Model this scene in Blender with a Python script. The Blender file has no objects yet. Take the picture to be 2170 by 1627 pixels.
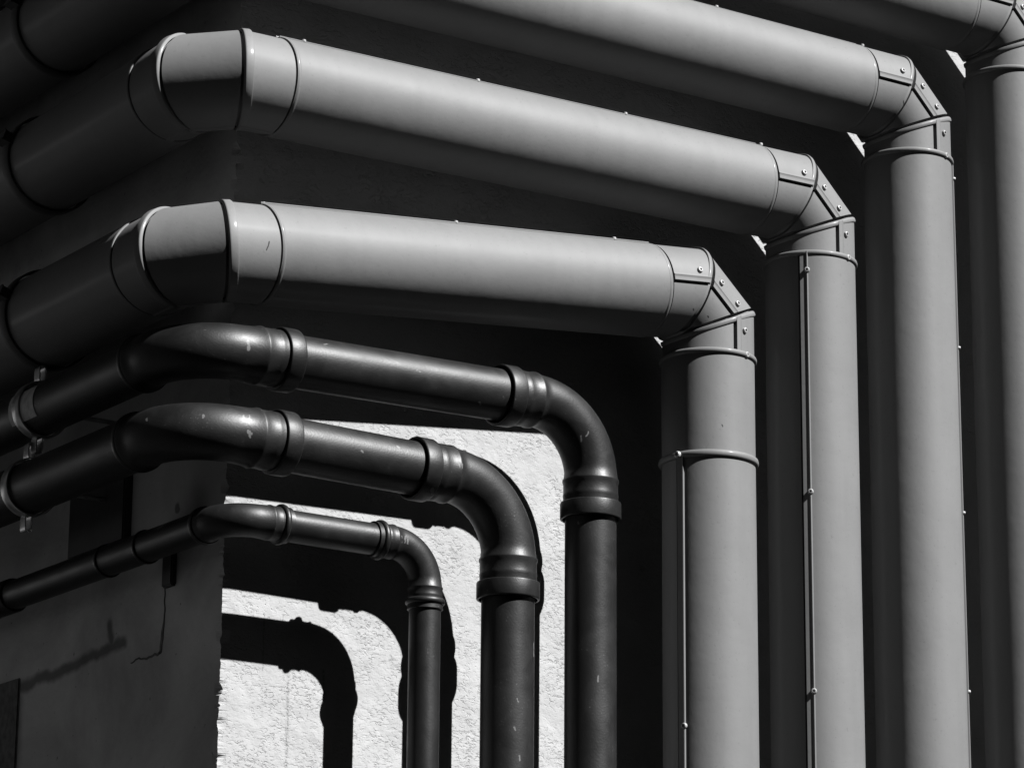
import bpy, bmesh, math, random
from mathutils import Vector as V, Matrix, noise
random.seed(7)
PI = math.pi
S = bpy.context.scene
C = S.collection

# ------------------------------------------------------------------ camera, sky, sun, exposure
CAM = V((-3.10386, -5.48383, 1.6))
AZ, PITCH, FOC = math.radians(55.4), math.radians(15.4), 6980.0
FW = V((math.cos(PITCH)*math.cos(AZ), math.cos(PITCH)*math.sin(AZ), math.sin(PITCH)))
RT = V((math.sin(AZ), -math.cos(AZ), 0)); UP = RT.cross(FW); ROLL = .008
RT, UP = RT*math.cos(ROLL)+UP*math.sin(ROLL), UP*math.cos(ROLL)-RT*math.sin(ROLL)
cd = bpy.data.cameras.new('camera'); cam = bpy.data.objects.new('camera', cd); C.objects.link(cam)
cam.matrix_world = Matrix((( RT.x, UP.x, -FW.x, CAM.x), (RT.y, UP.y, -FW.y, CAM.y), (RT.z, UP.z, -FW.z, CAM.z), (0, 0, 0, 1)))
cd.sensor_width = 36; cd.lens = 36*FOC/2170; cd.clip_end = 2000
S.camera = cam
SUN = V((.48, -1.0, 1.08)).normalized()          # towards the sun
EL = math.asin(SUN.z); SAZ = math.atan2(SUN.x, SUN.y)
w = bpy.data.worlds.new('World'); S.world = w; w.use_nodes = True
nt = w.node_tree; nt.nodes.clear()
sky = nt.nodes.new('ShaderNodeTexSky'); sky.sky_type = 'NISHITA'; sky.sun_disc = False
sky.sun_elevation = EL; sky.sun_rotation = SAZ; sky.altitude = 600; sky.dust_density = .3; sky.air_density = .8
sep = nt.nodes.new('ShaderNodeSeparateColor')     # black and white conversion through a red filter (1.9 R - 0.9 B): a dark sky
mr = nt.nodes.new('ShaderNodeMath'); mr.operation = 'MULTIPLY'; mr.inputs[1].default_value = 1.9
mb = nt.nodes.new('ShaderNodeMath'); mb.operation = 'MULTIPLY_ADD'; mb.inputs[1].default_value = -.9
mm = nt.nodes.new('ShaderNodeMath'); mm.operation = 'MAXIMUM'; mm.inputs[1].default_value = .02
bg = nt.nodes.new('ShaderNodeBackground'); bg.inputs[1].default_value = .068
wo = nt.nodes.new('ShaderNodeOutputWorld')
nt.links.new(sky.outputs[0], sep.inputs[0]); nt.links.new(sep.outputs[0], mr.inputs[0]); nt.links.new(sep.outputs[2], mb.inputs[0]); nt.links.new(mr.outputs[0], mb.inputs[2])
nt.links.new(mb.outputs[0], mm.inputs[0]); nt.links.new(mm.outputs[0], bg.inputs[0]); nt.links.new(bg.outputs[0], wo.inputs[0])
sl = bpy.data.lights.new('sun', 'SUN'); sl.energy = 5; sl.angle = math.radians(.5)
so = bpy.data.objects.new('sun', sl); C.objects.link(so)
so.rotation_euler = (-SUN).to_track_quat('-Z', 'Y').to_euler(); so.location = (2, -6, 9)
S.view_settings.view_transform = 'Standard'; S.view_settings.look = 'None'
S.view_settings.exposure = 1.6; S.view_settings.gamma = 1; S.view_settings.use_curve_mapping = False
S.render.engine = 'CYCLES'; S.cycles.use_denoising = True
S.cycles.max_bounces = 8; S.cycles.diffuse_bounces = 5; S.cycles.glossy_bounces = 5

# ------------------------------------------------------------------ materials
def mat(name, col, rough, metal=0., spec=.5):
    m = bpy.data.materials.new(name); m.use_nodes = True
    b = m.node_tree.nodes['Principled BSDF']
    b.inputs['Base Color'].default_value = (col, col, col, 1); b.inputs['Roughness'].default_value = rough
    b.inputs['Metallic'].default_value = metal; b.inputs['Specular IOR Level'].default_value = spec
    return m, m.node_tree, b
def N(t, kind, **kw):
    n = t.nodes.new('ShaderNode'+kind)
    for k, v in kw.items():
        if k.startswith('i_'):
            key = k[2:].replace('_', ' '); n.inputs[int(key) if key.isdigit() else key].default_value = v
        else: setattr(n, k, v)
    return n
def L(t, a, ao, b, bi): t.links.new(a.outputs[ao], b.inputs[bi])
def ramp(t, src, so_, stops):
    r = t.nodes.new('ShaderNodeValToRGB'); L(t, src, so_, r, 0)
    e = r.color_ramp.elements
    while len(e) < len(stops): e.new(.5)
    for q, (p, c) in zip(e, stops): q.position = p; q.color = (c, c, c, 1)
    return r
def coord(t, scale=(1, 1, 1)):
    g = N(t, 'NewGeometry'); mp = N(t, 'Mapping'); mp.inputs['Scale'].default_value = scale
    L(t, g, 'Position', mp, 0); return mp

def painted_metal():
    m, t, b = mat('grey_painted_sheet_metal', .15, .5, .12, .17)
    c = coord(t)
    n1 = N(t, 'TexNoise', i_Scale=5., i_Detail=6., i_Roughness=.6); L(t, c, 0, n1, 0)
    n2 = N(t, 'TexNoise', i_Scale=160., i_Detail=3.); L(t, c, 0, n2, 0)
    n3 = N(t, 'TexNoise', i_Scale=700., i_Detail=2.); L(t, c, 0, n3, 0)
    r1 = ramp(t, n1, 0, [(.3, .105), (.7, .116)])
    r2 = ramp(t, n2, 0, [(.27, .62), (.36, 1.)])
    mx = N(t, 'Mix', data_type='RGBA', blend_type='MULTIPLY'); mx.inputs[0].default_value = .35
    t.links.new(r1.outputs[0], mx.inputs[6]); t.links.new(r2.outputs[0], mx.inputs[7])
    cd_ = coord(t, (30, 30, 2.5)); n4 = N(t, 'TexNoise', i_Scale=1., i_Detail=4.); L(t, cd_, 0, n4, 0); r4 = ramp(t, n4, 0, [(.35, .86), (.55, 1.)])
    m4 = N(t, 'Mix', data_type='RGBA', blend_type='MULTIPLY'); m4.inputs[0].default_value = .3
    t.links.new(mx.outputs[2], m4.inputs[6]); t.links.new(r4.outputs[0], m4.inputs[7]); t.links.new(m4.outputs[2], b.inputs['Base Color'])
    rr = ramp(t, n1, 0, [(.3, .58), (.7, .68)]); L(t, rr, 0, b, 'Roughness')
    b.inputs['Coat Weight'].default_value = .06; b.inputs['Coat Roughness'].default_value = .18
    bp = N(t, 'Bump', i_Strength=.10, i_Distance=.0006); L(t, n3, 0, bp, 'Height')
    bp2 = N(t, 'Bump', i_Strength=.35, i_Distance=.0055); L(t, n1, 0, bp2, 'Height'); L(t, bp, 0, bp2, 'Normal')
    L(t, bp2, 0, b, 'Normal')
    return m
def black_plastic():
    m, t, b = mat('black_drain_plastic', .015, .42, 0, .32)
    c = coord(t)
    n1 = N(t, 'TexNoise', i_Scale=14., i_Detail=7., i_Roughness=.65, i_Distortion=.6); L(t, c, 0, n1, 0)
    n2 = N(t, 'TexNoise', i_Scale=260., i_Detail=3.); L(t, c, 0, n2, 0)
    cs = coord(t, (45, 320, 45)); n3 = N(t, 'TexNoise', i_Scale=1., i_Detail=3., i_Distortion=1.2); L(t, cs, 0, n3, 0)
    dust = ramp(t, n1, 0, [(.42, .0042), (.8, .009)])
    spk = ramp(t, n2, 0, [(.66, 0.), (.74, 1.)]); msk = ramp(t, n1, 0, [(.5, 0.), (.66, 1.)])
    scr = ramp(t, n3, 0, [(.74, 0.), (.78, 1.)])
    a = N(t, 'Math', operation='MULTIPLY'); L(t, spk, 0, a, 0); L(t, msk, 0, a, 1)
    a2 = N(t, 'Math', operation='MAXIMUM'); L(t, a, 0, a2, 0)
    sc2 = N(t, 'Math', operation='MULTIPLY', i_1=.45); L(t, scr, 0, sc2, 0); L(t, sc2, 0, a2, 1)
    mx = N(t, 'Mix', data_type='RGBA'); L(t, a2, 0, mx, 0); t.links.new(dust.outputs[0], mx.inputs[6]); mx.inputs[7].default_value = (.08, .08, .08, 1)
    t.links.new(mx.outputs[2], b.inputs['Base Color'])
    rr = ramp(t, n1, 0, [(.35, .42), (.7, .52)]); L(t, rr, 0, b, 'Roughness')
    bp = N(t, 'Bump', i_Strength=.3, i_Distance=.0008); L(t, n2, 0, bp, 'Height')
    L(t, bp, 0, b, 'Normal')
    return m
def onpx(x, y, ax, v):
    """a measured point of the photograph carried to a wall plane"""
    d = FW+RT*((x-1085)/FOC)-UP*((y-813.5)/FOC); return CAM+d*((v-CAM[ax])/d[ax])
def capsule(t, c, p, q, w0, w1):
    """1 inside a soft-edged stroke from p to q, 0 outside"""
    d = q-p
    v1 = N(t, 'VectorMath', operation='SUBTRACT'); L(t, c, 0, v1, 0); v1.inputs[1].default_value = p
    v2 = N(t, 'VectorMath', operation='DOT_PRODUCT'); L(t, v1, 0, v2, 0); v2.inputs[1].default_value = d/d.length_squared
    cl = N(t, 'Clamp'); L(t, v2, 'Value', cl, 0)
    v3 = N(t, 'VectorMath', operation='SCALE'); v3.inputs[0].default_value = d; t.links.new(cl.outputs[0], v3.inputs['Scale'])
    v4 = N(t, 'VectorMath', operation='DISTANCE'); L(t, v1, 0, v4, 0); L(t, v3, 0, v4, 1)
    mr_ = N(t, 'MapRange', interpolation_type='SMOOTHSTEP'); t.links.new(v4.outputs['Value'], mr_.inputs[0])
    mr_.inputs[1].default_value = w0; mr_.inputs[2].default_value = w1; mr_.inputs[3].default_value = 1; mr_.inputs[4].default_value = 0
    return mr_
def stucco():
    m, t, b = mat('white_stucco', .62, .9, 0, .2)
    c = coord(t)
    w1 = N(t, 'TexNoise', i_Scale=30., i_Detail=3.); L(t, c, 0, w1, 0)
    # plaster dragged by the trowel: a flat face broken by short torn strokes and pits
    cs = coord(t, (82, 82, 150)); n1 = N(t, 'TexNoise', i_Scale=1., i_Detail=4., i_Roughness=.6, i_Distortion=.9); L(t, cs, 0, n1, 0)
    n2 = N(t, 'TexNoise', i_Scale=260., i_Detail=4., i_Roughness=.6); L(t, c, 0, n2, 0)
    vo = N(t, 'TexVoronoi', i_Scale=85., i_Randomness=1.); L(t, c, 0, vo, 0)
    pit = ramp(t, vo, 'Distance', [(.04, 0.), (.16, 1.)])
    big = N(t, 'TexNoise', i_Scale=7., i_Detail=3.); L(t, c, 0, big, 0)
    e1 = ramp(t, n1, 0, [(.38, 0.), (.46, .9), (.62, 1.)])
    md = N(t, 'TexNoise', i_Scale=13., i_Detail=3.); L(t, c, 0, md, 0); mk_ = ramp(t, md, 0, [(.42, .12), (.62, 1.)])
    iv = N(t, 'Math', operation='SUBTRACT', i_0=1.); L(t, e1, 0, iv, 1)
    mv = N(t, 'Math', operation='MULTIPLY'); L(t, iv, 0, mv, 0); L(t, mk_, 0, mv, 1)
    ng = N(t, 'Math', operation='MULTIPLY', i_1=-1.); L(t, mv, 0, ng, 0)
    und = N(t, 'Math', operation='MULTIPLY_ADD', i_1=1.6); L(t, w1, 0, und, 0); L(t, ng, 0, und, 2)
    h = N(t, 'Math', operation='MULTIPLY_ADD', i_1=.26); L(t, n2, 0, h, 0); L(t, und, 0, h, 2)
    sel = ramp(t, big, 0, [(.46, .0), (.6, .7)])
    pi2 = N(t, 'Math', operation='MULTIPLY'); L(t, pit, 0, pi2, 0); L(t, sel, 0, pi2, 1)
    h2 = N(t, 'Math', operation='ADD'); L(t, h, 0, h2, 0); L(t, pi2, 0, h2, 1)
    bp = N(t, 'Bump', i_Strength=.75, i_Distance=.0028); L(t, h2, 0, bp, 'Height'); L(t, bp, 0, b, 'Normal')
    tone = ramp(t, big, 0, [(.3, .225), (.7, .26)])
    wn = N(t, 'TexNoise', i_Scale=25., i_Detail=6., i_Roughness=.75); L(t, c, 0, wn, 0)      # thin rain streaks down the plaster
    wv = N(t, 'VectorMath', operation='MULTIPLY_ADD'); t.links.new(wn.outputs['Color'], wv.inputs[0]); wv.inputs[1].default_value = (.012, .0, .0); L(t, c, 0, wv, 2)
    last = None
    for x0, y0, x1, y1, w_ in ((611, 1430, 604, 1700, .006), (686, 1420, 687, 1480, .005), (560, 1300, 556, 1420, .003), (1010, 1010, 1008, 1130, .003)):
        k = capsule(t, wv, onpx(x0, y0, 1, 0)+V((.006, 0, 0)), onpx(x1, y1, 1, 0)+V((.006, 0, 0)), 0, w_)
        if last is None: last = k
        else:
            a = N(t, 'Math', operation='MAXIMUM'); L(t, last, 0, a, 0); L(t, k, 0, a, 1); last = a
    gr = ramp(t, n2, 0, [(.42, 0.), (.58, .7)]); ml = N(t, 'Math', operation='MULTIPLY'); L(t, last, 0, ml, 0); L(t, gr, 0, ml, 1)
    mx = N(t, 'Mix', data_type='RGBA'); L(t, ml, 0, mx, 0); t.links.new(tone.outputs[0], mx.inputs[6]); mx.inputs[7].default_value = (.06, .06, .06, 1)
    t.links.new(mx.outputs[2], b.inputs['Base Color'])
    return m
def side_render():
    m, t, b = mat('grey_side_render', .3, .9, 0, .2)
    c = coord(t)
    n1 = N(t, 'TexNoise', i_Scale=3., i_Detail=7., i_Roughness=.6, i_Distortion=.4); L(t, c, 0, n1, 0)
    n2 = N(t, 'TexNoise', i_Scale=70., i_Detail=4.); L(t, c, 0, n2, 0)
    r1 = ramp(t, n1, 0, [(.3, .24), (.7, .48)])
    r2 = ramp(t, n2, 0, [(.25, .25), (.31, 1.)])
    m2 = N(t, 'Mix', data_type='RGBA', blend_type='MULTIPLY'); m2.inputs[0].default_value = .8
    t.links.new(r1.outputs[0], m2.inputs[6]); t.links.new(r2.outputs[0], m2.inputs[7])
    # soft dark diagonal line, short stroke above it, dark patches and a bolt hole
    wn = N(t, 'TexNoise', i_Scale=14., i_Detail=3.); L(t, c, 0, wn, 0)
    wv = N(t, 'VectorMath', operation='MULTIPLY_ADD'); t.links.new(wn.outputs['Color'], wv.inputs[0]); wv.inputs[1].default_value = (.0, .03, .03); L(t, c, 0, wv, 2)
    P = lambda x, y: V((0, *onpx(x, y, 0, 0)[1:]))+V((0, .015, .015))
    last = None
    for (x0, y0, x1, y1, w0, w1) in ((-300, 1595, 60, 1449, .004, .022), (60, 1449, 262, 1361, .004, .020), (233, 1322, 237, 1358, .004, .020), (30, 1500, 20, 1640, .01, .06), (420, 1080, 380, 1160, .0, .10), (375, 1075, 376, 1080, .006, .014)):
        k = capsule(t, wv, P(x0, y0), P(x1, y1), w0, w1)
        if last is None: last = k
        else:
            a = N(t, 'Math', operation='MAXIMUM'); L(t, last, 0, a, 0); L(t, k, 0, a, 1); last = a
    sc = N(t, 'Math', operation='MULTIPLY', i_1=.72); L(t, last, 0, sc, 0)
    m3 = N(t, 'Mix', data_type='RGBA'); L(t, sc, 0, m3, 0); t.links.new(m2.outputs[2], m3.inputs[6]); m3.inputs[7].default_value = (.03, .03, .03, 1)
    t.links.new(m3.outputs[2], b.inputs['Base Color'])
    bp = N(t, 'Bump', i_Strength=.4, i_Distance=.003); L(t, n2, 0, bp, 'Height'); L(t, bp, 0, b, 'Normal')
    return m
def simple(name, col, rough, metal=0., var=.25, scale=40., bump=.2):
    m, t, b = mat(name, col, rough, metal)
    c = coord(t); n = N(t, 'TexNoise', i_Scale=scale, i_Detail=5.); L(t, c, 0, n, 0)
    r = ramp(t, n, 0, [(.3, col*(1-var)), (.7, col*(1+var))]); L(t, r, 0, b, 'Base Color')
    bp = N(t, 'Bump', i_Strength=bump, i_Distance=.001); L(t, n, 0, bp, 'Height'); L(t, bp, 0, b, 'Normal')
    return m
M_MET = painted_metal(); M_BLK = black_plastic(); M_STU = stucco(); M_SID = side_render()
M_STEEL = simple('galvanised_steel', .33, .38, .85); M_RIV = simple('painted_rivet', .2, .4)
M_DARK = simple('dark_rubber', .02, .7); M_LAB = simple('paper_label', .30, .7, 0, .3, 60.)
M_ASPH = simple('asphalt', .022, .95, 0, .3, 30.); M_SEAL = simple('dark_joint_filler', .07, .9, 0, .4, 60.)
M_SCUFF = simple('pale_scuff', .5, .5, 0, .5, 180., .4)

# ------------------------------------------------------------------ helpers
def mk(name, verts, faces, m, parent=None, sharp=38):
    me = bpy.data.meshes.new(name); me.from_pydata([tuple(v) for v in verts], [], faces); me.validate()
    bm = bmesh.new(); bm.from_mesh(me); bmesh.ops.recalc_face_normals(bm, faces=bm.faces); bm.to_mesh(me); bm.free()
    me.polygons.foreach_set('use_smooth', [True]*len(me.polygons))
    me.set_sharp_from_angle(angle=math.radians(sharp)); me.materials.append(m)
    o = bpy.data.objects.new(name, me); C.objects.link(o)
    if parent is not None:
        o.parent = parent; o.matrix_parent_inverse = Matrix.Translation(-parent.location) if parent.type == 'EMPTY' else Matrix()
    return o
def tag(o, label=None, cat=None, group=None, kind=None):
    for k, v in (('label', label), ('category', cat), ('group', group), ('kind', kind)):
        if v: o[k] = v
    return o
def thing(name, label, cat, loc, group=None):
    o = bpy.data.objects.new(name, None); C.objects.link(o); o.location = loc; o.empty_display_size = .1
    bpy.context.view_layer.update()
    return tag(o, label, cat, group)
def under(o, parent):        # parent a world-space mesh to a world-space mesh or an Empty
    o.parent = parent
    o.matrix_parent_inverse = Matrix.Translation(-parent.location) if parent.type == 'EMPTY' else Matrix()
def loft(rings, closed=True, cap0=False, cap1=False):
    n = len(rings[0]); vs = [p for r in rings for p in r]; fs = []
    for i in range(len(rings)-1):
        for j in range(n if closed else n-1):
            k = (j+1) % n; fs.append((i*n+j, i*n+k, (i+1)*n+k, (i+1)*n+j))
    if cap0: fs.append(tuple(range(n))[::-1])
    if cap1: fs.append(tuple((len(rings)-1)*n+j for j in range(n)))
    return vs, fs
def basis(t, hint):
    t = t.normalized()
    if abs(t.dot(hint.normalized())) > .98: hint = V((0, 1, 0)) if abs(t.y) < .9 else V((1, 0, 0))
    u = (hint-t*hint.dot(t)).normalized(); return t, u, t.cross(u)

PLAIN = [(2*PI*i/96, 0.) for i in range(96)]
def lapped(kind, n=96):
    """cross-section of rolled sheet: list of (angle from the seam, radius offset), the sheet overlapping itself at angle 0"""
    D = math.radians
    if kind == 'gore':   key = [(-3.6, 0), (-3.2, -.010), (-.25, -.010), (0, .005), (5.0, .0046), (6.3, .0058), (7.8, .0036), (9.5, .0034), (90, .001), (130, 0)]
    elif kind == 'long': key = [(-2.6, 0), (-2.3, -.005), (-.2, -.005), (0, .0035), (6.8, .0032), (7.9, .0055), (8.6, .0060), (9.3, .0055), (9.9, .0020), (60, .001), (100, 0)]
    elif kind == 'fine': key = [(-2.0, 0), (-1.8, -.003), (-.2, -.003), (0, .0025), (.6, .0034), (1.6, .0034), (2.2, .0012), (60, .001), (100, 0)]
    else: return PLAIN
    out = [(D(a), d) for a, d in key[:-1]]
    a0, d0 = key[-1]
    # fill between sparse keys
    res = []
    allk = [(D(a), d) for a, d in key] + [(D(key[0][0])+2*PI, 0.)]
    for (a, d), (b, e) in zip(allk[:-1], allk[1:]):
        m = max(1, int(math.ceil((b-a)/(2*PI/n))))
        for i in range(m): res.append((a+(b-a)*i/m, d+(e-d)*i/m))
    return res
def ring(c, r, u, v, xs, plane=None, t=None):
    pts = []
    for a, d in xs:
        p = c+(u*math.cos(a)+v*math.sin(a))*(r+d)
        if plane is not None:
            pp, pn = plane; p = p+t*((pp-p).dot(pn)/t.dot(pn))
        pts.append(p)
    return pts
def tube(name, p0, p1, prof, m, parent, hint=V((0, 0, 1)), xs=PLAIN, flip=False, caps=False):
    """lathe along p0->p1; prof = [(distance, radius)]"""
    t, u, v = basis(p1-p0, hint)
    if flip: v = -v
    vs, fs = loft([ring(p0+t*s, r, u, v, xs) for s, r in prof], True, caps, caps)
    return mk(name, vs, fs, m, parent)
def hoop(name, c, n, r, sec, m, parent, along=None, amp=0., arc=None):
    """closed band round a tube; n = plane normal, along = tube axis (gives the ellipse of a mitre); sec = [(axial, radial)]"""
    n = n.normalized(); t = n if along is None else along.normalized()
    h = V((0, 0, 1)) if abs(t.z) < .8 else V((0, 1, 0))
    t, u, v = basis(t, h); K = 96; rings = []
    if arc: u, v, t = arc[0], arc[1], (along or n)
    for i in range(K):
        a = 2*PI*i/K if not arc else math.radians(arc[2]+(arc[3]-arc[2])*i/(K-1)); e = u*math.cos(a)+v*math.sin(a)
        p = c+e*r; p = p+t*((c-p).dot(n)/t.dot(n))
        wob = 1+amp*noise.noise(p*30)
        rings.append([p+n*x+e*(y*wob) for x, y in sec])
    rings.append(rings[0]); n2 = len(sec); vs = [p for q in rings[:-1] for p in q]; fs = []
    for i in range(K-1 if arc else K):
        for j in range(n2):
            k = (j+1) % n2; i2 = (i+1) % K; fs.append((i*n2+j, i*n2+k, i2*n2+k, i2*n2+j))
    if arc: fs += [tuple(range(n2)), tuple((K-1)*n2+j for j in range(n2))]
    return mk(name, vs, fs, m, parent, 50)
def rivet(name, p, n, parent, r=.0066, m=None, h=.0048):
    n = n.normalized(); hint = V((0, 0, 1)) if abs(n.z) < .9 else V((1, 0, 0)); t, u, v = basis(n, hint)
    prof = [(-.002, r*1.02), (h*.35, r), (h*.85, r*.86), (h, r*.66), (h*.98, r*.45), (h*.25, r*.34), (h*.2, r*.02)]
    xs = [(2*PI*i/20, 0) for i in range(20)]
    vs, fs = loft([ring(p+t*s, q, u, v, xs) for s, q in prof], True, False, True)
    return mk(name, vs, fs, m or M_RIV, parent)
def box(name, c, ax, ay, az, hx, hy, hz, m, parent, bev=.002):
    bm = bmesh.new(); bmesh.ops.create_cube(bm, size=2)
    ax, ay, az = ax.normalized(), ay.normalized(), az.normalized()
    for q in bm.verts: q.co = c+ax*q.co.x*hx+ay*q.co.y*hy+az*q.co.z*hz
    if bev: bmesh.ops.bevel(bm, geom=list(bm.edges), offset=bev, segments=2, affect='EDGES', clamp_overlap=True)
    me = bpy.data.meshes.new(name); bm.to_mesh(me); bm.free(); me.materials.append(m)
    o = bpy.data.objects.new(name, me); C.objects.link(o)
    if parent is not None: under(o, parent)
    return o

BEAD = [(-.0058, -.003), (-.0058, .0028), (-.0044, .0052), (-.001, .0063), (.003, .0060), (.0052, .0042), (.0058, .0012), (.0058, -.003)]
MIT = [(-.006, -.003), (-.006, .001), (-.0045, .0034), (-.001, .0042), (.003, .0040), (.0052, .0028), (.006, .0005), (.006, -.003)]
COR = [(-.009, -.003), (-.009, .0022), (-.0075, .0034), (-.0055, .0030), (.006, .0026), (.009, .0008), (.009, -.003)]
THIN = [(-.004, -.002), (-.004, .0008), (-.002, .0018), (.002, .0018), (.004, .0006), (.004, -.002)]
X, Y, Z = V((1, 0, 0)), V((0, 1, 0)), V((0, 0, 1))

# ------------------------------------------------------------------ ground and building
GR = 60
o = mk('ground', [V((-GR, -GR, 0)), V((GR, -GR, 0)), V((GR, GR, 0)), V((-GR, GR, 0))], [(0, 1, 2, 3)], M_ASPH); tag(o, kind='structure')
# unseen dark walls added behind and left of the camera to deepen the shadows
def slab(x0, y0, x1, y1, h):
    vs = [V((x, y, z)) for z in (0, h) for x, y in ((x0, y0), (x1, y0), (x1, y1), (x0, y1))]
    return vs, [(0, 1, 2, 3), (4, 5, 6, 7), (0, 1, 5, 4), (1, 2, 6, 5), (2, 3, 7, 6), (3, 0, 4, 7)]
va, fa = slab(-12, -11, 16, -9.5, 9.0); vb, fb = slab(-10.5, -9.5, -9, 14, 11.0)
M_BLOCKER = simple('dark_blocker', .03, .9, 0, .3, 3.)
o = mk('sky_blocker_walls', va+vb, fa+[tuple(i+8 for i in f) for f in fb], M_BLOCKER, None, 30); tag(o, kind='structure')
bld = thing('building', 'rendered building corner with a sunlit stucco face and a shaded side, pipes wrapped round it', 'building', (2, 2, 0))
HB = 8.0
# corner edge with a chipped, uneven arris, shared by both faces
zs = []; z = 0
while z < HB:
    zs.append(z); z += .003 if 2.3 < z < 4.6 else .2
zs.append(HB)
def chip(z):
    a = .0024*noise.noise(V((0, 0, z*45)))+.0024*noise.noise(V((3, 0, z*160)))
    b = max(0, noise.noise(V((9, 0, z*30)))-.10)*.016+max(0, noise.noise(V((5, 2, z*90)))-.2)*.004
    return a-.0+b
edge = [V((max(0, chip(z))+.0, max(0, chip(z+50))*.9, z)) for z in zs]
n = len(zs)
def face_strip(far, name, m, inset):
    vs = list(edge)+[inset(e) for e in edge]+[V((far.x, far.y, z)) for z in zs]; fs = []
    for i in range(n-1):
        fs.append((i, i+1, n+i+1, n+i)); fs.append((n+i, n+i+1, 2*n+i+1, 2*n+i))
    o = mk(name, vs, fs, m, bld, 60); o.data.polygons.foreach_set('use_smooth', [False]*len(o.data.polygons)); return o
face_strip(V((9, 0, 0)), 'front_wall', M_STU, lambda e: V((.02, 0, e.z)))
face_strip(V((0, 9, 0)), 'side_wall', M_SID, lambda e: V((0, .02, e.z)))
vs = [V((0, 0, HB)), V((9, 0, HB)), V((9, 9, HB)), V((0, 9, HB))]
mk('roof', vs+[p+V((0, 0, .12)) for p in vs], [(4, 5, 6, 7), (0, 1, 5, 4), (1, 2, 6, 5), (2, 3, 7, 6), (3, 0, 4, 7)], M_SID, bld)
mk('back_wall', [V((9, 0, 0)), V((9, 9, 0)), V((0, 9, 0)), V((0, 9, HB)), V((9, 9, HB)), V((9, 0, HB))], [(0, 1, 4, 5), (1, 2, 3, 4)], M_SID, bld)
def wall_strip(name, pts, widths, m, t=.004, wob=.0):
    """a thin strip standing proud of the side wall along points (y, z)"""
    f, b = [], []
    for i, p in enumerate(pts):
        q0, q1 = pts[max(0, i-1)], pts[min(len(pts)-1, i+1)]
        d = (q1-q0).normalized(); nn = V((0, -d.z, d.y)); h = widths[i]/2
        k = wob*noise.noise(p*60)
        f += [V((-t, 0, 0))+p+nn*(h+k), V((-t, 0, 0))+p-nn*(h-k)]; b += [p+nn*(h+k+.001)+V((.01, 0, 0)), p-nn*(h-k+.001)+V((.01, 0, 0))]
    n = len(pts); vs = f+b; fs = []
    for i in range(n-1):
        a = 2*i; fs += [(a, a+1, a+3, a+2), (a, a+2, 2*n+a+2, 2*n+a), (a+1, 2*n+a+1, 2*n+a+3, a+3)]
    fs += [(0, 2*n, 2*n+1, 1), (2*n-2, 2*n-1, 4*n-1, 4*n-2)]
    return mk(name, vs, fs, m, bld)
def px_line(pl, k):
    out = []
    for (x0, y0, w0), (x1, y1, w1) in zip(pl[:-1], pl[1:]):
        for i in range(k): f = i/k; out.append((onpx(x0+(x1-x0)*f, y0+(y1-y0)*f, 0, 0), w0+(w1-w0)*f))
    x, y, w_ = pl[-1]; out.append((onpx(x, y, 0, 0), w_)); return [V((0, p.y, p.z)) for p, _ in out], [w_ for _, w_ in out]
p, wd = px_line([(351, 1185, .003), (350, 1250, .0022), (349, 1310, .003), (345, 1340, .009), (341, 1384, .008)], 8)
wall_strip('crack', p, wd, M_SEAL, .0015, .004)
p, wd = px_line([(341, 1384, .006), (325, 1388, .004), (312, 1396, .004), (295, 1394, .003), (278, 1405, .002)], 5)
wall_strip('crack', p, wd, M_SEAL, .0015, .006)
def wall_box(name, x0, y0, x1, y1, depth, m, parent):
    a, b = onpx(x0, y0, 0, 0), onpx(x1, y1, 0, 0)
    return box(name, V((-depth/2+.004, (a.y+b.y)/2, (a.z+b.z)/2)), X, Y, Z, depth/2+.004, abs(a.y-b.y)/2, abs(a.z-b.z)/2, m, parent, .003)
w_o = wall_box('vent_opening', -160, 1500, 31, 1700, .004, M_SEAL, bld)

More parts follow.
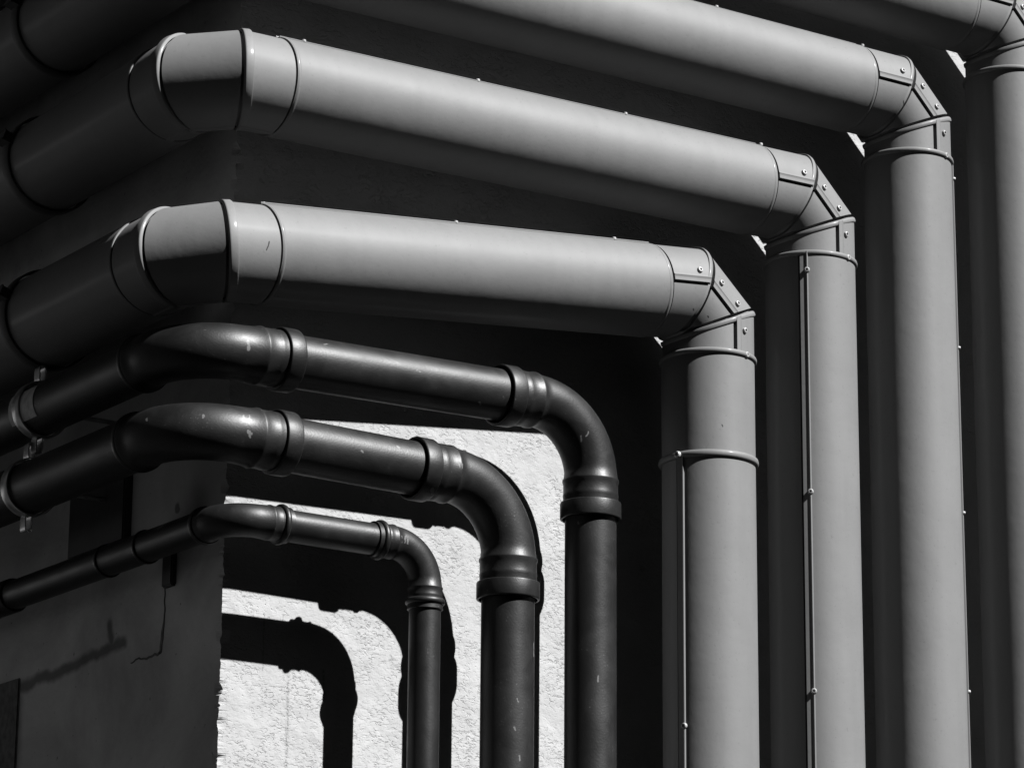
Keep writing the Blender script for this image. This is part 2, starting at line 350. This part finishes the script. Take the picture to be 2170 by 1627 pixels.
# ------------------------------------------------------------------ pipes: levels and plan, measured
# name: (distance from front wall, distance from side wall, radius, height at the corner, x of the drop, height at the drop, height far left)
LEFT = 8.5
def clad_pipe(dF, dS, r, zc, xd, zd, label, seam_az, flap, drop_screws, top_seam, run_screws, sleeve=None, left_ring=.55, seam_r=1):
    Kc, Kd = V((-dS, -dF, zc)), V((xd, -dF, zd)); far = V((-dS, LEFT, zc)); foot = V((xd, -dF, -.02))
    root = thing('clad_pipe', label, 'pipe', (xd, -dF, 0), 'grey sheet clad pipes wrapped round the building corner')
    Lm, SL = .72*r, .075
    def elbow(K, a, b, riv=True, sl0=SL, sl1=SL):
        mdir = (a+b).normalized(); Nn = a.cross(b).normalized()
        M1, M2 = K-a*Lm, K+b*Lm; n1, n2 = (a+mdir).normalized(), (mdir+b).normalized()
        E0, E1 = M1-a*sl0, M2+b*sl1; rr = r-.0015; xs = lapped('gore'); PL2 = [(a_, 0.) for a_, d_ in xs]
        def gore(c0, pl0, c1, pl1, t, grooves=False, ends=0):
            u = -Nn; v = t.cross(Nn)              # outward side of the bend
            ins = []
            rings = [ring(c0, rr, u, v, xs, pl0, t)]
            rings.append([(p0+p1)/2 for p0, p1 in zip(ring(c0, rr, u, v, xs, pl0, t), ring(c1, rr, u, v, xs, pl1, t))])
            rings.append(ring(c1, rr, u, v, xs, pl1, t))
            if ends:         # a dark open joint where the straight sheet slides over the elbow
                k0 = ends < 0; e_ = pl0 if k0 else pl1; sg = 1 if k0 else -1; rg = rr-.004
                q_ = ((e_[0]+e_[1]*.0035*sg, e_[1]), (e_[0]+e_[1]*.0040*sg, e_[1]))
                extra = [ring(c0, rg, u, v, PL2, e_, t), ring(c0, rg, u, v, PL2, q_[0], t), ring(c0, rr, u, v, xs, q_[1], t)]
                rings = extra+rings[1:] if k0 else rings[:-1]+extra[::-1]
            if grooves:      # the middle gore dips into a dark joint next to each mitre bead
                q0, q1 = (pl0[0]+pl0[1]*.0085, pl0[1]), (pl1[0]-pl1[1]*.0085, pl1[1])
                e0, e1 = (pl0[0]+pl0[1]*.0095, pl0[1]), (pl1[0]-pl1[1]*.0095, pl1[1])
                rg = rr-.006
                rings = [ring(c0, rg, u, v, PL2, pl0, t), ring(c0, rg, u, v, PL2, q0, t), ring(c0, rr, u, v, xs, e0, t), rings[1], ring(c1, rr, u, v, xs, e1, t), ring(c1, rg, u, v, PL2, q1, t), ring(c1, rg, u, v, PL2, pl1, t)]
            return rings, u, v
        g1, u1, v1 = gore(E0, (E0, a), M1, (M1, n1), a, False, -1)
        g2, u2, v2 = gore(M1, (M1, n1), M2, (M2, n2), mdir, True)
        g3, u3, v3 = gore(M2, (M2, n2), E1, (E1, b), b, False, 0 if riv else 1)
        vs, fs = [], []
        for g in (g1, g2, g3):
            q, w_ = loft(g); k = len(vs); vs += q; fs += [tuple(i+k for i in f) for f in w_]
        el = mk('elbow', vs, fs, M_MET, root)
        hoop('mitre_bead', M2+n2*(.003 if riv else .006), n2, rr, MIT if riv else COR, M_MET, el, b)
        hoop('mitre_bead', M1-n1*(.003 if riv else .006), n1, rr, MIT if riv else [(-x_, y_) for x_, y_ in COR], M_MET, el, a, 0., (u1, v1, -1, 176) if riv else None)
        hoop('end_bead', E0-a*.0045, a, r, THIN, M_MET, el)
        hoop('end_bead', E1+b*(.002 if riv else .0045), b, r, BEAD if riv else THIN, M_MET, el)
        if not riv:
            for P_, t_ in ((E1+b*.012, b), (E0-a*.010, a)):
                box('clip', P_+V((0, 0, r+.006)), t_, t_.cross(V((0, 0, 1))), V((0, 0, 1)), .009, .006, .0015, M_STEEL, el, .0006)
                rivet('rivet', P_+V((0, 0, r+.0075)), V((0, 0, 1)), el, .0035, None, .0025)
        if riv:
            def rv(c, u, v, deg, s, t):
                A = math.radians(deg); e = u*math.cos(A)+v*math.sin(A)
                rivet('rivet', c+t*s+e*(rr+.0035), e, el)
            ang = random.uniform(14, 18)
            rv(M1, u1, v1, ang, -.022, a); ll = Lm*math.sqrt(2)
            rv((M1+M2)/2, u2, v2, ang, -ll*.27, mdir); rv((M1+M2)/2, u2, v2, ang, ll*.30, mdir)
            rv(M2, u3, v3, ang-2, .025, b); rv(E1, u3, v3, ang+1, .002, b)
        return E0, E1
    # corner elbow: left run comes forward (-Y), turns to the right run
    bdir = (Kd-Kc).normalized()
    c0, c1 = elbow(Kc, -Y, bdir, False)
    d0, d1 = elbow(Kd, bdir, -Z, True, .098)
    # straight runs, rolled sheet with a lap seam
    R = r+.001
    def straight(p0, p1, hint, flapdir, lap='long'):
        t, u, v = basis(p1-p0, hint); Lg = (p1-p0).length
        return tube('pipe_section', p0, p1, [(0, R-.004), (.0, R), (Lg*.33, R), (Lg*.66, R), (Lg, R), (Lg, R-.004)], M_MET, root, hint, lapped(lap), v.dot(flapdir) < 0)
    s_left = straight(far, c0, V((1, 0, -.2)), Z)
    a = math.radians(top_seam); sd = V((0, -math.cos(a), math.sin(a)))
    s_run = straight(c1, d0, sd, V((0, 1, .3)), 'fine')
    def dirz(az): q = math.radians(az); return V((math.cos(q), math.sin(q), 0))
    vdir = dirz(seam_az); fl = dirz(seam_az+flap)
    if sleeve is not None:
        pz = V((xd, -dF, sleeve))
        tube('sleeve', d1, pz, [(0, R-.004), (0, R), ((d1-pz).length, R), ((d1-pz).length, R-.004)], M_MET, root, vdir, PLAIN)
        o_ = hoop('sleeve_band', pz, -Z, R, [(x_*1.3, y_*1.05) for x_, y_ in BEAD], M_MET, root)
        rivet('rivet', pz+dirz(seam_az+3)*(R+.008), dirz(seam_az), o_, .0075)
        top = pz
    else: top = d1
    s_drop = straight(top, foot, vdir, fl)
    for z_ in drop_screws:
        e = dirz(seam_az+math.copysign(8.6, flap)); rivet('rivet', V((xd, -dF, z_))+e*(R+.005), e, s_drop, .0062 if seam_az < 300 else .0042)
    for x_ in run_screws:
        q = math.radians(top_seam+2); e = V((0, -math.cos(q), math.sin(q))); f = (x_-Kc.x)/(Kd.x-Kc.x)
        rivet('rivet', Kc.lerp(Kd, f)+e*(R+.004), e, s_run, .0045, None, .003)
    return root, Kc, Kd, c1
SA = 74
P1, K1, D1, E1 = clad_pipe(0.145, 0.174, .0985, 3.535, 1.087, 3.665, 'grey clad pipe lowest on the wall, with a banded sleeve on its drop', 192, 60, [2.72, 2.25], SA, [.42, .82], 3.293)
P2, K2, D2, E2 = clad_pipe(0.145, 0.151, .0985, 3.900, 1.375, 3.934, 'second grey clad pipe from the bottom, a screwed seam down the front of its drop', 218, 60, [3.745, 3.25, 2.82, 2.4], SA, [.05, .47, .85, 1.22])
P3, K3, D3, E3 = clad_pipe(0.145, 0.148, .0985, 4.210, 1.669, 4.232, 'third grey clad pipe from the bottom, its drop smooth in front', 318, 60, [4.05, 3.65, 3.27, 2.87], SA, [.2, .65, 1.1, 1.52])
P4, K4, D4, E4 = clad_pipe(0.145, 0.147, .0985, 4.482, 1.989, 4.501, 'grey clad pipe highest on the wall, elbow half out of the picture', 318, 60, [4.2, 3.6, 3.0], SA, [.3, .9, 1.5])

def bend_path(K, a, b, Rb, lead0, lead1):
    """points, tangents and the distance of a bend from its first lead to its last"""
    out = []; p0 = K-a*Rb; p1 = K+b*Rb; cen = K-a*Rb+b*Rb; L0 = lead0-Rb; L1 = lead1-Rb
    th = a.angle(b)
    def at(s):
        if s < L0: return K-a*(lead0-s), a
        s2 = s-L0; arc = PI/2*Rb
        if s2 < arc:
            q = s2/Rb; return cen-b*math.cos(q)*Rb+a*math.sin(q)*Rb, (a*math.cos(q)+b*math.sin(q)).normalized()
        s3 = s2-arc; return p1+b*s3, b
    return at, L0, PI/2*Rb, L1
def black_pipe(dF, dS, r, zc, xd, zd, label, big=True, left_rings=()):
    Kc, Kd = V((-dS, -dF, zc)), V((xd, -dF, zd)); far = V((-dS, LEFT, zc)); foot = V((xd, -dF, -.02))
    root = thing('drain_pipe', label, 'pipe', (xd, -dF, 0), 'black plastic drain pipes on the building corner')
    Rd = .148 if big else .080; ld = .200 if big else .106; Ln = ld-Rd; cl = .034 if big else .020
    def elbow(K, a, b, Rb, l0=None):
        l0 = l0 or ld
        at, L0, arc, L1 = bend_path(K, a, b, Rb, l0, ld)
        T = L0+arc+L1; k = r/.055
        prof = [(0, .0028), (Ln*.22, .0028), (Ln*.30, .0036), (Ln*.36, .0026), (Ln*.76, .0026), (Ln*.86, .0046), (Ln*.93, .0044), (Ln, .0018), (Ln+.012, 0)]
        f = [(s, r+d*k) for s, d in prof] if l0 == ld else [(0, r+.0035*k), (.008, r+.0035*k), (.012, r)]
        f += [(q_, r) for q_ in (L0, L0+.01) if q_ > f[-1][0]]
        f += [(L0+.01+(arc-.02)*i/30, r) for i in range(1, 31) if T-(L0+.01+(arc-.02)*i/30) > Ln+.014 and L0+.01+(arc-.02)*i/30 > f[-1][0]]
        f += [(T-s, r+d*k) for s, d in prof[::-1]][1:]
        Nn = a.cross(b).normalized(); rings = []
        for s, q in f:
            c, t = at(s); u = Nn; v = t.cross(u); rings.append(ring(c, q, u, v, PLAIN))
        el = mk('elbow', *loft(rings), M_BLK, root, 60)
        for c, t, short in ((K-a*l0, -a, l0 != ld), (K+b*ld, b, False)):
            h = cl
            if short: sec = [(-.001, -.004), (-.001, .0040), (.001, .0052), (.009, .0052), (.011, .0040), (.011, -.004)]
            elif big: sec = [(-.001, -.006), (-.001, .0074), (-.0002, .0084), (.0015, .0090), (h-.003, .0090), (h-.0008, .0084), (h, .0072), (h, .0042), (h-.014, .0040), (h-.014, -.0045)]
            else: sec = [(-.002, -.003), (-.002, .0045), (.0005, .0068), (.004, .0076), (.0075, .0068), (.0098, .0045), (.010, .0026), (.0195, .0030), (.020, .002), (.020, -.003)]
            ob = hoop('collar', c, t, r, sec, M_BLK, root)
        return K-a*(l0+(cl*.5 if l0 == ld else .004)), K+b*(ld+cl*.5)
    bdir = (Kd-Kc).normalized()
    c0, c1 = elbow(Kc, -Y, bdir, .122 if big else .066, .162 if big else .088); d0, d1 = elbow(Kd, bdir, -Z, Rd)
    def st(p0, p1):
        Lg = (p1-p0).length; q = r-.001
        return tube('pipe_section', p0, p1, [(0, q), (Lg*.25, q), (Lg*.5, q), (Lg*.75, q), (Lg, q)], M_BLK, root)
    s1 = st(far, c0); st(c1, d0); st(d1, foot)
    for y_, wd_, hh in left_rings:
        hoop('socket', V((-dS, y_, zc)), Y, r, [(-wd_/2, -.003), (-wd_/2, hh*.6), (-wd_/2+.003, hh), (wd_/2-.003, hh), (wd_/2, hh*.6), (wd_/2, -.003)], M_BLK, root)
    return root, Kc, Kd, s1
PA, KA, DA, LA = black_pipe(0.156, 0.185, .0540, 3.338, 0.770, 3.360, 'thick black drain pipe just below the grey pipes, longest of the black ones')
PB, KB, DB, LB = black_pipe(0.166, 0.194, .0547, 3.176, 0.559, 3.165, 'thick black drain pipe in the middle of the three black ones')
PC, KC, DC, LC = black_pipe(0.176, 0.089, .0322, 3.010, 0.355, 3.010, 'thin black drain pipe, lowest and smallest of the pipes', False, ((.15, .008, .0025), (.31, .008, .0025), (.80, .14, .0045)))

# ------------------------------------------------------------------ clamps on the side-wall runs
def clamp(px, py, K, r, mat_, label, wid=.028, ear_top=True, ear_bot=True, ear_h=.026, away=-1):
    y_ = onpx(px, py, 0, K.x).y
    c = V((K.x, y_, K.z)); root = thing('pipe_clamp', label, 'clamp', c, 'clamps holding the pipes to the shaded side')
    h = wid/2
    band = hoop('band', c, Y, r+.0015, [(-h, 0), (-h, .003), (-h*.8, .0045), (h*.8, .0045), (h, .003), (h, 0)], mat_, root)
    for s in ([1] if ear_top else [])+([-1] if ear_bot else []):
        lw, lh, rc = .0085, .019, .006          # the strap end folded into a small oval loop
        pts = []
        for q in range(28):
            a = 2*PI*q/28; pts.append((math.copysign(abs(math.cos(a))**.6, math.cos(a))*lw, math.copysign(abs(math.sin(a))**.6, math.sin(a))*lh))
        cc = c+V((-.004, 0, s*(r+.001+lh))); rg = []
        for y2, kk in ((-h*.8, 1), (h*.8, 1), (h*.8, .72), (-h*.8, .72)):
            rg.append([cc+V((px_*(kk if kk == 1 else .70), y2, pz_*(1 if kk == 1 else .86))) for px_, pz_ in pts])
        rg.append(rg[0]); vs, fs = loft(rg[:-1]); nn = 28
        fs += [(3*nn+q, 3*nn+(q+1) % nn, (q+1) % nn, q) for q in range(nn)]
        mk('ear_loop', vs, fs, mat_, root, 40)
    if not ear_top:                                 # bolted lug on the outer side
        dd = V((-1, 0, .35)).normalized(); box('lug', c+dd*(r+.010), dd, Y, dd.cross(Y), .013, h*1.1, .011, mat_, root, .002)
    # stand-off rod to the side wall
    tube('rod', c+V((r, 0, 0)), V((.01, y_, K.z)), [(0, .005), (-K.x-r+.01, .005)], mat_, root, Z, [(2*PI*i/16, 0) for i in range(16)])
    return root
clamp(86, 868, KA, .0545, M_STEEL, 'steel band clamp with looped ears on the upper thick black pipe')
clamp(62, 1048, KB, .0550, M_STEEL, 'steel band clamp with looped ears on the middle black pipe')
clamp(100, 692, K1, .101, M_DARK, 'dark clamp on the lowest grey pipe in shade', .03, False, False)
clamp(105, 346, K2, .101, M_DARK, 'dark clamp on the second grey pipe in shade', .03, False, False)
clamp(122, 70, K3, .101, M_DARK, 'dark clamp on the third grey pipe in the top corner', .03, False, False)

# thin dark plate on the side wall, below the middle black pipe
bk = wall_box('dark_plate', 168, 1000, 277, 1146, .02, M_DARK, None)
tag(bk, 'dark flat plate on the shaded side under the middle black pipe', 'bracket')
b2 = wall_box('pipe_hanger', 355, 1165, 373, 1240, .012, M_DARK, None)
tag(b2, 'narrow dark hanger on the shaded side below the thin black pipe', 'bracket')

# ------------------------------------------------------------------ label and scuffs
def patch(name, axis_p, t, hint, r, s0, s1, a0, a1, m, parent, jag=0., lift=.0008):
    """a curved skin on a pipe between angles a0..a1 (degrees from hint) and distances s0..s1"""
    t, u, v = basis(t, hint); NA, NS = 14, 8; rings = []
    for i in range(NS+1):
        row = []
        for j in range(NA+1):
            fa, fs_ = j/NA, i/NS
            if jag:
                x_, y_ = fa*2-1, fs_*2-1; k = 1+jag*noise.noise(V((x_*3+s0*99, y_*3, s1*31)))
                fx, fy = x_*math.sqrt(max(0, 1-y_*y_/2))*k, y_*math.sqrt(max(0, 1-x_*x_/2))*k; fa, fs_ = (fx+1)/2, (fy+1)/2
            a = math.radians(a0+(a1-a0)*fa); row.append(axis_p+t*(s0+(s1-s0)*fs_)+(u*math.cos(a)+v*math.sin(a))*(r+lift))
        rings.append(row)
    vs, fs = loft(rings, False); return mk(name, vs, fs, m, parent)
yl = onpx(120, 850, 0, KA.x).y
patch('label', V((KA.x, yl, KA.z)), Y, -X, .0535, 0, .11, -38, 34, M_LAB, LA, .0)

# ------------------------------------------------------------------ scratches and scuffs: where the surface really has them
bpy.context.view_layer.update()
DG = bpy.context.evaluated_depsgraph_get()
def hit(x, y):
    d = (FW+RT*((x-1085)/FOC)-UP*((y-813.5)/FOC)).normalized()
    ok, p, n, i, o_, m_ = S.ray_cast(DG, CAM, d); return p if ok else None
def marks(m, strokes, tone, wob=.006, nscale=120.):
    t = m.node_tree; b = t.nodes['Principled BSDF']; src = b.inputs['Base Color'].links[0].from_socket
    c = coord(t); wn = N(t, 'TexNoise', i_Scale=nscale, i_Detail=3.); L(t, c, 0, wn, 0)
    wv = N(t, 'VectorMath', operation='MULTIPLY_ADD'); t.links.new(wn.outputs['Color'], wv.inputs[0]); wv.inputs[1].default_value = (wob, wob, wob); L(t, c, 0, wv, 2)
    off = V((wob, wob, wob))*.5; last = None
    for x0, y0, x1, y1, w_ in strokes:
        p, q = hit(x0, y0), hit(x1, y1)
        if p is None or q is None or (p-q).length > .2: continue
        if (p-q).length < 1e-4: q = p+V((0, 0, .0005))
        k = capsule(t, wv, p+off, q+off, w_*.6, w_)
        if last is None: last = k
        else:
            a = N(t, 'Math', operation='MAXIMUM'); L(t, last, 0, a, 0); L(t, k, 0, a, 1); last = a
    mx = N(t, 'Mix', data_type='RGBA'); L(t, last, 0, mx, 0); t.links.new(src, mx.inputs[6]); mx.inputs[7].default_value = (tone, tone, tone, 1)
    t.links.new(mx.outputs[2], b.inputs['Base Color'])
marks(M_BLK, [(526, 724, 527, 741, .0042), (516, 880, 516, 890, .0025), (528, 880, 530, 892, .0025), (526, 915, 531, 918, .004), (529, 922, 530, 926, .003), (1247, 915, 1243, 924, .0025), (1232, 924, 1231, 934, .0025),
    (1016, 853, 1018, 856, .003), (310, 888, 311, 891, .003), (430, 880, 431, 883, .003), (688, 729, 693, 729, .002), (885, 786, 890, 787, .002), (767, 955, 769, 957, .003),
    (842, 946, 845, 948, .003), (1131, 1362, 1131, 1390, .003), (973, 984, 974, 990, .0014), (980, 982, 980, 991, .0014), (1268, 1430, 1268, 1444, .002), (1226, 1107, 1227, 1109, .0025),
    (916, 1036, 917, 1046, .004), (1096, 1480, 1098, 1486, .002), (1090, 1540, 1092, 1546, .002), (1100, 1600, 1102, 1610, .003), (852, 1136, 852, 1150, .0018), (858, 1136, 858, 1150, .0018), (864, 1140, 864, 1152, .0018)], .075, .008)
marks(M_MET, [(571, 512, 565, 530, .0016), (1627, 1060, 1628, 1063, .002), (1469, 655, 1470, 657, .002), (1500, 670, 1501, 672, .002), (1914, 214, 1915, 222, .002), (1760, 540, 1761, 543, .002), (1530, 900, 1531, 903, .0018)], .02, .003)
